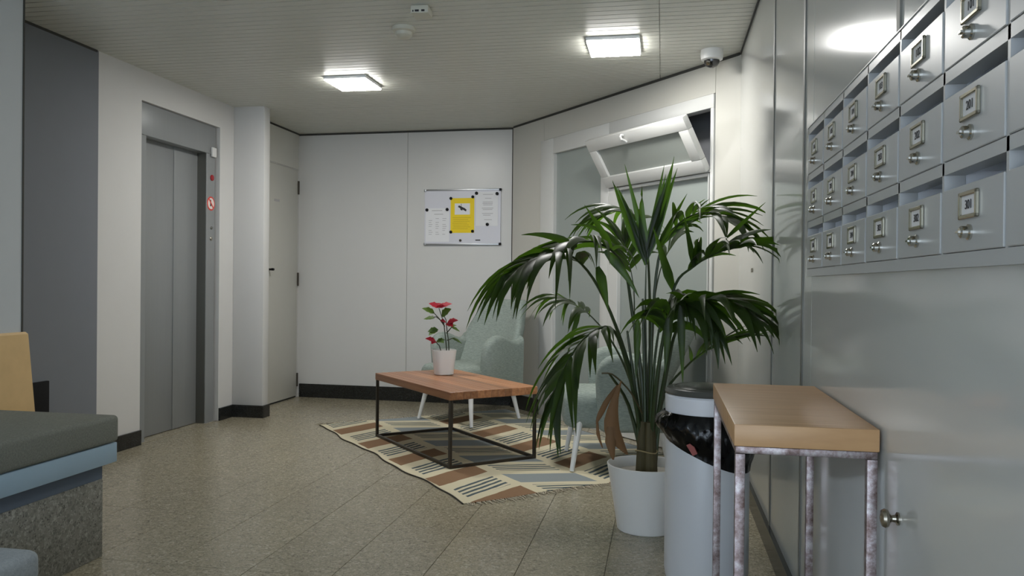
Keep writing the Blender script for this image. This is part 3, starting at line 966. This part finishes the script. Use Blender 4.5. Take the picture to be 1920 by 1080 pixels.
stems = [([(838, 664), (836, 640), (832, 605), (823, 578)], 0.0), ([(842, 664), (841, 640), (838, 620), (836, 600), (832, 592)], 0.015), ([(828, 662), (824, 648), (817, 640)], -0.02),
         ([(834, 612), (824, 598), (812, 585)], 0.0), ([(837, 625), (848, 612)], 0.01), ([(838, 638), (850, 634), (860, 642)], 0.02), ([(833, 606), (818, 594), (806, 596)], 0.02)]
for pts, dz in stems:
    MB().tube([pl3(x, y, dz * i / max(1, len(pts) - 1)) for i, (x, y) in enumerate(pts)], [0.0042 - 0.002 * i / len(pts) for i in range(len(pts))], 6).build('stem', 'twig', po, smooth=True)
def small_leaf(p, d, L, w, mat, name, droop=0.3, up=Vector((0, 0, 1))):
    d = d.normalized()
    side = d.cross(up)
    side = side.normalized() if side.length > 1e-4 else Vector((1, 0, 0))
    nr = side.cross(d)
    v, f = [], []
    N = 7
    for i in range(N + 1):
        t_ = i / N
        c = p + d * (L * t_) - Vector((0, 0, 1)) * (droop * L * t_ * t_)
        ww = w * (math.sin(math.pi * min(1, t_ ** 0.8)) ** 0.8) * (1 + (0.22 if i in (2, 4) else -0.05)) + 0.0004
        v += [tuple(c - side * ww + nr * ww * 0.25), tuple(c), tuple(c + side * ww + nr * ww * 0.25)]
    for i in range(N):
        a = i * 3
        f += [(a, a + 1, a + 4, a + 3), (a + 1, a + 2, a + 5, a + 4)]
    mb = MB()
    mb.v, mb.f = v, f
    return mb.build(name, mat, po, smooth=True, angle=2)
def leafpx(base, tip, w, mat, name, dz0=0.0, dz1=0.0, droop=0.15):
    a, b = pl3(*base, dz0), pl3(*tip, dz1)
    up = inv @ (Vector((0, 0, 1)) - F2 * 0.7)
    small_leaf(a, b - a + Vector((0, 0, droop * (b - a).length)), (b - a).length, w, mat, name, droop, up)
for a in [((823, 577), (850, 569), 0.020, 0, -0.03), ((823, 577), (803, 568), 0.020, 0, -0.02), ((823, 577), (832, 568), 0.022, 0, -0.07), ((823, 577), (820, 567), 0.020, 0, 0.05),
          ((838, 606), (861, 600), 0.020, 0, -0.03), ((838, 606), (850, 612), 0.018, 0, -0.06), ((836, 604), (826, 601), 0.016, 0, -0.03),
          ((817, 640), (797, 634), 0.017, 0, -0.03), ((817, 640), (811, 644), 0.014, 0, -0.05)]:
    leafpx(a[0], a[1], a[2] * 1.25, 'red_leaf', 'bract', a[3], a[4])
for a in [((815, 588), (790, 577), 0.020, 0, -0.02), ((815, 597), (793, 599), 0.017, 0, 0.03), ((828, 594), (849, 577), 0.030, 0, -0.03), ((822, 618), (803, 622), 0.020, 0, -0.03), ((820, 618), (806, 628), 0.018, 0, -0.05),
          ((845, 613), (861, 622), 0.012, 0, 0.02), ((840, 612), (856, 611), 0.012, 0, 0.05), ((846, 634), (865, 645), 0.012, 0, 0.03), ((818, 641), (836, 637), 0.017, 0, -0.02), ((822, 640), (834, 642), 0.014, 0, -0.06)]:
    leafpx(a[0], a[1], a[2] * 1.2, 'green_leaf', 'leaf', a[3], a[4])

# ------------------------------------------------------------------ potted palm
PC = Vector((-0.062, 3.525, 0))
palm = thing('potted_palm', 'tall arching palm in a white pot by the grey wall', 'potted plant', PC)
MB().lathe([(0.118, 0.0), (0.122, 0.004), (0.143, 0.14), (0.166, 0.272), (0.168, 0.280), (0.163, 0.282), (0.158, 0.276), (0.148, 0.235), (0.05, 0.232)], 48).build('pot', 'pot', palm, smooth=True)
MB().lathe([(0.150, 0.225), (0.149, 0.238), (0.08, 0.243), (0.02, 0.24)], 32).build('soil', 'soil', palm)
def pp(px, py, depth):
    p = at(px, py, depth) - PC
    if p.x + PC.x > XR - 0.02:
        p.x = XR - 0.02 - PC.x
    return p
BASE = 3.52
def spline(pts, n):
    out = []
    P = [pts[0]] + pts + [pts[-1]]
    m = len(pts) - 1
    for i in range(n + 1):
        u = i / n * m
        k = min(int(u), m - 1)
        t = u - k
        a, b, c, d = P[k], P[k + 1], P[k + 2], P[k + 3]
        out.append(0.5 * ((2 * b) + (c - a) * t + (2 * a - 5 * b + 4 * c - d) * t * t + (3 * b - a - 3 * c + d) * t ** 3))
    return out
def blade(p, d, L, w, wdir, parent, droop, name='leaflet', mat='leaf', N=8, curl=0.0):
    """one lanceolate leaflet: folded strip bending down under its weight"""
    d = d.normalized()
    mb = MB()
    c = p.copy()
    st_ = L / N
    lim = XR - 0.012 - PC.x
    for i in range(N + 1):
        t = i / N
        wd = (wdir - d * wdir.dot(d))
        wd = wd.normalized() if wd.length > 1e-3 else d.cross(Vector((0, 0, 1))).normalized()
        nr = d.cross(wd).normalized()
        ww = w * (0.35 + 0.65 * min(1, t / 0.22)) * (1 - max(0, (t - 0.22) / 0.78) ** 1.25) + 0.0006
        fold = 0.35 * ww
        if nr.z < 0:
            nr = -nr
        for q in (c - wd * ww - nr * fold, c + nr * 0.0, c + wd * ww - nr * fold):
            mb.v.append((min(q.x, lim), q.y, max(q.z, 0.02)))
        c = c + d * st_
        d = (d + Vector((0, 0, -1)) * droop / N + wd * curl / N).normalized()
    for i in range(N):
        a = i * 3
        mb.f += [(a, a + 1, a + 4, a + 3), (a + 1, a + 2, a + 5, a + 4)]
    return mb.build(name, mat, parent, smooth=True, angle=2.5)
def frond(pts, start, nleaf, L, w, droop, spread=60, lift=0.25, r0=0.009, seed=0, tipL=0.6, baseL=0.7):
    """pts: (px, py, depth) along petiole and midrib; leaflets from fraction start to the tip"""
    rr = random.Random(seed)
    path = spline([pp(*p) for p in pts], 26)
    n = len(path) - 1
    rad = [max(0.0016, r0 * (1 - 0.85 * i / n)) for i in range(n + 1)]
    f = MB().tube(path, rad, 7).build('frond', 'stem', palm, smooth=True)
    for k in range(nleaf):
        t = start + (1 - start) * (k + 0.3) / nleaf
        x = t * n
        i = min(int(x), n - 1)
        p = path[i].lerp(path[i + 1], x - i)
        T = (path[i + 1] - path[i]).normalized()
        S = T.cross(Vector((0, 0, 1)))
        if S.length < 0.25:
            S = Vector((RGT.x, RGT.y, 0)) * (1 if T.z > 0 else -1)
        S.normalize()
        Nn = S.cross(T)
        if Nn.z < 0: Nn = -Nn
        u = (t - start) / (1 - start)
        ang = math.radians(spread * (1 - 0.62 * u) + rr.uniform(-13, 13))
        side = 1 if k % 2 else -1
        d = T * math.cos(ang) + S * side * math.sin(ang) + Nn * lift * (1 - 0.5 * u)
        LL = L * (baseL + (1 - baseL) * min(1, u / 0.3)) * (1 - (1 - tipL) * max(0, (u - 0.5) / 0.5)) * rr.uniform(0.78, 1.15)
        blade(p, d, LL, w * rr.uniform(0.9, 1.3), T + Nn * rr.uniform(-0.2, 0.25), f, droop * rr.uniform(0.6, 1.35), curl=rr.uniform(-0.3, 0.3))
    # terminal pair
    T = (path[-1] - path[-2]).normalized()
    S = T.cross(Vector((0, 0, 1))).normalized() if abs(T.z) < 0.97 else Vector((1, 0, 0))
    for s in (-1, 1):
        blade(path[-1], T + S * s * 0.25, L * tipL, w * 0.8, S, f, droop)
    return f
B_ = BASE
# big upper-left arch, coming a little forward
frond([(1206, 870, B_), (1192, 740, 3.50), (1158, 620, 3.45), (1112, 522, 3.36), (1062, 476, 3.25), (1005, 484, 3.15), (965, 506, 3.08)], 0.57, 26, 0.40, 0.0165, 1.6, 52, 0.14, 0.0105, 1)
# second left arch behind it, higher
frond([(1210, 870, B_), (1204, 720, 3.54), (1186, 590, 3.56), (1168, 496, 3.50), (1120, 455, 3.40), (1062, 456, 3.32), (1014, 478, 3.24)], 0.58, 24, 0.38, 0.018, 1.4, 52, 0.2, 0.0105, 2)
# upright young frond at the crown
frond([(1214, 870, B_), (1211, 700, B_), (1210, 580, B_), (1212, 474, B_)], 0.90, 8, 0.40, 0.017, 0.12, 23, 0.0, 0.010, 3, 1.0, 1.0)
# bright arch behind, drooping left
frond([(1216, 870, B_), (1219, 650, 3.66), (1216, 500, 3.80), (1206, 425, 3.90), (1176, 396, 3.98), (1135, 400, 4.02)], 0.64, 18, 0.33, 0.0125, 1.5, 56, 0.2, 0.009, 4)
# right upper frond
frond([(1220, 870, B_), (1234, 700, 3.44), (1262, 545, 3.36), (1300, 500, 3.30), (1346, 474, 3.20), (1388, 462, 3.08)], 0.53, 20, 0.35, 0.0145, 1.15, 42, 0.4, 0.0095, 5)
# right crown arch behind
frond([(1217, 870, B_), (1222, 640, 3.56), (1236, 480, 3.54), (1272, 420, 3.46), (1322, 398, 3.36), (1372, 412, 3.24)], 0.55, 20, 0.34, 0.0135, 1.3, 48, 0.3, 0.009, 6)
# lower right drooping frond
frond([(1222, 870, B_), (1240, 740, 3.44), (1266, 625, 3.34), (1302, 572, 3.22), (1352, 560, 3.10), (1402, 582, 3.00)], 0.50, 22, 0.36, 0.018, 1.35, 48, 0.2, 0.010, 7)
# thin right spray
frond([(1224, 870, B_), (1244, 745, 3.50), (1290, 684, 3.42), (1335, 650, 3.30), (1380, 632, 3.16)], 0.50, 18, 0.30, 0.0075, 0.5, 30, 0.12, 0.008, 8)
# lower-left frond hanging towards the rug
frond([(1208, 870, B_), (1194, 770, 3.46), (1172, 672, 3.38), (1144, 614, 3.30), (1096, 634, 3.22), (1058, 690, 3.16), (1038, 745, 3.12)], 0.50, 26, 0.35, 0.016, 1.8, 50, 0.12, 0.010, 9)
# light spray to the left behind
frond([(1210, 870, B_), (1188, 735, 3.64), (1150, 645, 3.74), (1105, 590, 3.80), (1068, 566, 3.84)], 0.76, 14, 0.33, 0.0125, 2.1, 66, 0.30, 0.008, 10, 0.9)
# dense centre frond hanging forward
frond([(1218, 870, B_), (1228, 740, 3.40), (1244, 630, 3.34), (1260, 578, 3.28), (1286, 566, 3.24), (1316, 586, 3.20)], 0.40, 22, 0.34, 0.0185, 2.6, 46, 0.1, 0.010, 11)
# dark inner frond hanging in the middle
frond([(1216, 870, B_), (1222, 740, 3.46), (1232, 640, 3.42), (1246, 580, 3.38), (1268, 560, 3.34)], 0.55, 14, 0.36, 0.018, 2.8, 40, 0.1, 0.009, 14)
# small inner frond
frond([(1215, 870, B_), (1214, 740, 3.56), (1222, 600, 3.60), (1240, 500, 3.62), (1272, 440, 3.62)], 0.80, 12, 0.32, 0.015, 1.3, 52, 0.2, 0.007, 12)
# rear left low frond
frond([(1212, 870, B_), (1202, 760, 3.6), (1190, 650, 3.72), (1188, 540, 3.70), (1170, 450, 3.76)], 0.82, 12, 0.30, 0.014, 1.2, 52, 0.2, 0.007, 13)
# single blades that stand apart from their fronds
def lone(parent, a, b, w, droop=0.4, lift=0.2):
    p, q_ = pp(*a), pp(*b)
    d = q_ - p
    blade(p, d + Vector((0, 0, lift * d.length)), d.length * 1.03, w, F2.cross(d).normalized() + F2 * 0.3, parent, droop)
FR = [o for o in palm.children if o.name.startswith('frond')]
lone(FR[1], (1082, 462, 3.36), (980, 437, 3.20), 0.018, 0.55, 0.22)
lone(FR[1], (1148, 470, 3.46), (1098, 386, 3.40), 0.017, 0.15, 0.05)
lone(FR[5], (1232, 468, 3.50), (1286, 366, 3.40), 0.016, 0.2, 0.08)
lone(FR[5], (1240, 460, 3.50), (1332, 388, 3.40), 0.013, 0.9, 0.35)
lone(FR[4], (1362, 446, 3.14), (1432, 380, 3.02), 0.009, 0.1, 0.02)
lone(FR[4], (1264, 545, 3.36), (1226, 428, 3.34), 0.022, 0.15, 0.05)
lone(FR[4], (1300, 500, 3.28), (1282, 400, 3.22), 0.014, 0.2, 0.05)
lone(FR[10], (1276, 572, 3.28), (1281, 716, 3.30), 0.017, 0.3, 0.0)
lone(FR[10], (1256, 585, 3.30), (1246, 700, 3.32), 0.018, 0.3, 0.0)
lone(FR[8], (1196, 600, 3.44), (1192, 708, 3.40), 0.016, 0.2, 0.0)
lone(FR[9], (1088, 580, 3.82), (1058, 668, 3.78), 0.012, 0.5, 0.0)
lone(FR[0], (1134, 470, 3.34), (1192, 560, 3.30), 0.020, 0.6, 0.3)
lone(FR[0], (1120, 500, 3.36), (1142, 580, 3.30), 0.022, 0.5, 0.1)
# bare stems of older fronds in the clump
for i, (x0, x1, y1, d1) in enumerate(((1206, 1176, 620, 3.48), (1212, 1205, 560, 3.46), (1218, 1222, 590, 3.44), (1224, 1262, 640, 3.40), (1203, 1142, 700, 3.36))):
    MB().tube(spline([pp(x0 + 3 * i - 6, 878, B_ - 0.02), pp((x0 * 0.6 + x1 * 0.4), 760, B_ - 0.04), pp(x1, y1, d1)], 8), [0.011 - 0.0008 * q for q in range(9)], 7).build('stem', 'stem', palm, smooth=True)
for i, (dx, dy, r) in enumerate(((-0.022, 0, 0.022), (0.016, -0.014, 0.024), (0.002, 0.02, 0.022), (0.03, 0.01, 0.018))):
    MB().tube([(dx, dy, 0.22), (dx * 0.9, dy, 0.33), (dx * 0.8, dy * 0.8, 0.46)], [r * 1.15, r, r * 0.7], 10).build('cane', 'stem_base', palm, smooth=True)
tw = MB()
tw.tube([(0.046 * math.cos(a * 0.52), 0.042 * math.sin(a * 0.52), 0.335 + 0.006 * math.sin(a)) for a in range(14)], 0.003, 6)
tw.build('twine', 'twine', palm, smooth=True)
# dry hanging leaf
dl = [(1163, 714), (1152, 745), (1146, 785), (1150, 815), (1160, 845), (1184, 858)]
for j, (pts, ws) in enumerate((([(1165, 714, 3.30), (1154, 748, 3.30), (1148, 790, 3.30), (1154, 822, 3.31), (1176, 852, 3.33)], [0.002, 0.016, 0.032, 0.036, 0.006]),
                               ([(1158, 722, 3.31), (1140, 750, 3.30), (1126, 778, 3.30), (1118, 795, 3.30)], [0.004, 0.014, 0.014, 0.002]),
                               ([(1148, 800, 3.30), (1146, 830, 3.29), (1150, 862, 3.29)], [0.02, 0.024, 0.004]),
                               ([(1120, 790, 3.33), (1122, 815, 3.33), (1130, 840, 3.34)], [0.004, 0.008, 0.002]))):
    path = spline([pp(*p) for p in pts], 8)
    mb = MB()
    for i, c in enumerate(path):
        u = i / 8 * (len(ws) - 1)
        k = min(int(u), len(ws) - 2)
        w_ = ws[k] + (ws[k + 1] - ws[k]) * (u - k)
        s = R2 * w_
        mb.v += [tuple(c - s + F2 * w_ * 0.5), tuple(c - F2 * w_ * 0.3), tuple(c + s * 0.9 + F2 * w_ * 0.6)]
    for i in range(8):
        a = i * 3
        mb.f += [(a, a + 1, a + 4, a + 3), (a + 1, a + 2, a + 5, a + 4)]
    o = mb.build('dry_leaf', 'dry', palm, smooth=True, angle=2.5)
    o['label'] = 'withered brown leaf'
MB().tube(spline([pp(1204, 775, 3.48), pp(1182, 735, 3.40), pp(1150, 703, 3.36), pp(1128, 700, 3.36)], 10), 0.0035, 6).build('dry_stem', 'stem_base', palm, smooth=True)

# ------------------------------------------------------------------ waste bin
bn = thing('waste_bin', 'tall grey cylindrical waste bin with black liner beside the palm', 'bin', (0.163, 2.985, 0))
R = 0.148
MB().lathe([(R - 0.012, 0.0), (R - 0.004, 0.004), (R - 0.002, 0.02), (R, 0.03), (R, 0.60), (R - 0.004, 0.605)], 56).build('body', 'bin', bn, smooth=True)
MB().lathe([(R - 0.006, 0.597), (R + 0.001, 0.598), (R + 0.002, 0.655), (R - 0.003, 0.662), (R - 0.01, 0.663)], 56).build('top_band', 'bin_band', bn, smooth=True)
MB().lathe([(R - 0.008, 0.660), (R + 0.001, 0.662), (R + 0.003, 0.670), (R - 0.004, 0.682), (R - 0.014, 0.686), (R - 0.026, 0.686), (R - 0.029, 0.683), (R - 0.034, 0.686), (0.08, 0.692), (0.02, 0.694)], 56).build('lid', 'lid', bn, smooth=True)
mb = MB()
n = 144
rr = random.Random(5)
def ang_to_cam(a):      # 0 = facing the camera-left side
    return a
jit = [rr.uniform(-1, 1) for _ in range(n)]
rows = 16
cam_a = math.atan2(-2.985, -0.163)
rings = []
for k in range(rows + 1):
    t = k / rows
    ring = []
    for j in range(n):
        a = 2 * math.pi * j / n
        rel = math.sin(a - cam_a)                      # + is to the right seen from the camera
        low = 0.462 - 0.058 * rel - 0.022 * math.cos(a - cam_a) + 0.003 * math.sin(3 * a + 1)
        z = 0.600 + (low - 0.600) * t
        crinkle = 0.004 * abs(math.sin(5.5 * a + 4 * t)) + 0.003 * abs(math.sin(13 * a - 6 * t + 1)) + 0.0022 * math.sin(31 * a + 9 * t) * math.sin(7 * t + a * 3)
        bulge = 0.018 * math.sin(math.pi * min(1, t * 1.15) ** 1.0) + (0.012 * max(0, -rel) ** 2) * math.sin(math.pi * t)
        r_ = R + 0.003 + max(0, bulge) + crinkle * math.sin(math.pi * min(1, 0.1 + t * 0.8))
        ring.append((r_ * math.cos(a), r_ * math.sin(a), z))
    rings.append(ring)
rings.append([(p[0] * 0.985, p[1] * 0.985, p[2] + 0.004) for p in rings[-1]])
mb.loft(rings, cap=False)
mb.build('bin_liner', 'bag', bn, smooth=True, angle=1.5)
# scrap showing through the liner
a0 = cam_a - 0.32
mb = MB()
pts = [(-0.10, 0.014), (-0.03, 0.020), (0.07, 0.010), (0.13, -0.012), (0.04, -0.020)]
for rad_ in (R + 0.012, R + 0.0225):
    mb.v += [(rad_ * math.cos(a0 + a), rad_ * math.sin(a0 + a), 0.487 + z) for a, z in pts]
mb.f += [(4, 3, 2, 1, 0), (5, 6, 7, 8, 9)] + [(i, (i + 1) % 5, 5 + (i + 1) % 5, 5 + i) for i in range(5)]
mb.build('paper_scrap', 'pink', bn)

# ------------------------------------------------------------------ console table by the wall
CX0, CX1, CY0, CY1, CZ = 0.146, 0.424, 1.695, 2.395, 0.769
cn = thing('console_table', 'narrow light oak console table on raw steel legs', 'table', (CX0, CY0, 0))
w_, l_ = CX1 - CX0, CY1 - CY0
bx('table_top', 'oak', cn, 0, w_, 0, l_, CZ - 0.045, CZ, bevel=0.0025)
q = 0.0195
for x in (0.003, w_ - q - 0.003):
    for y in (0.003, l_ - q - 0.003):
        bx('leg', 'steel', cn, x, x + q, y, y + q, 0, CZ - 0.0605, bevel=0.0015)
for y in (0.003, l_ - q - 0.003):
    bx('top_rail', 'steel', cn, 0.003, w_ - 0.003, y, y + q, CZ - 0.060, CZ - 0.0455, bevel=0.0015)
for x in (0.003, w_ - q - 0.003):
    bx('top_rail', 'steel', cn, x, x + q, 0.003 + q, l_ - q - 0.003, CZ - 0.060, CZ - 0.0455, bevel=0.0015)

# ------------------------------------------------------------------ bench, floor cushion, black box
be = thing('bench', 'grey cushioned bench on a granite base at the left edge', 'bench', (-2.08, 2.726, 0))
bx('stone_base', 'bench_stone', be, -0.715, 0, -1.6, 0, 0, 0.296, bevel=0.003)
bx('plinth_board', 'blue_paint2', be, -0.715, -0.002, -1.6, -0.002, 0.296, 0.356)
bx('seat_board', 'blue_paint', be, -0.715, 0.038, -1.6, 0.03, 0.356, 0.431, bevel=0.004)
bx('seat_cushion', 'cushion', be, -0.715, 0.044, -1.6, 0.036, 0.432, 0.535, bevel=0.018, seg=4)
fc = thing('floor_cushion', 'low blue-grey cushioned stool in front of the bench', 'stool', (-1.93, 1.8, 0))
bx('stool_base', 'blue_paint', fc, -0.12, 0.118, -0.28, 0.28, 0, 0.15, bevel=0.006)
bx('cushion_top', 'pouf', fc, -0.13, 0.13, -0.30, 0.30, 0.15, 0.252, bevel=0.03, seg=4)
bb = thing('black_panel', 'flat black panel standing against the grey wall behind the stone plinth', 'panel', (-3.262, 3.68, 0))
bx('panel_board', 'black', bb, 0.0, 0.02, -0.15, 0.14, 0, 0.503, bevel=0.003)
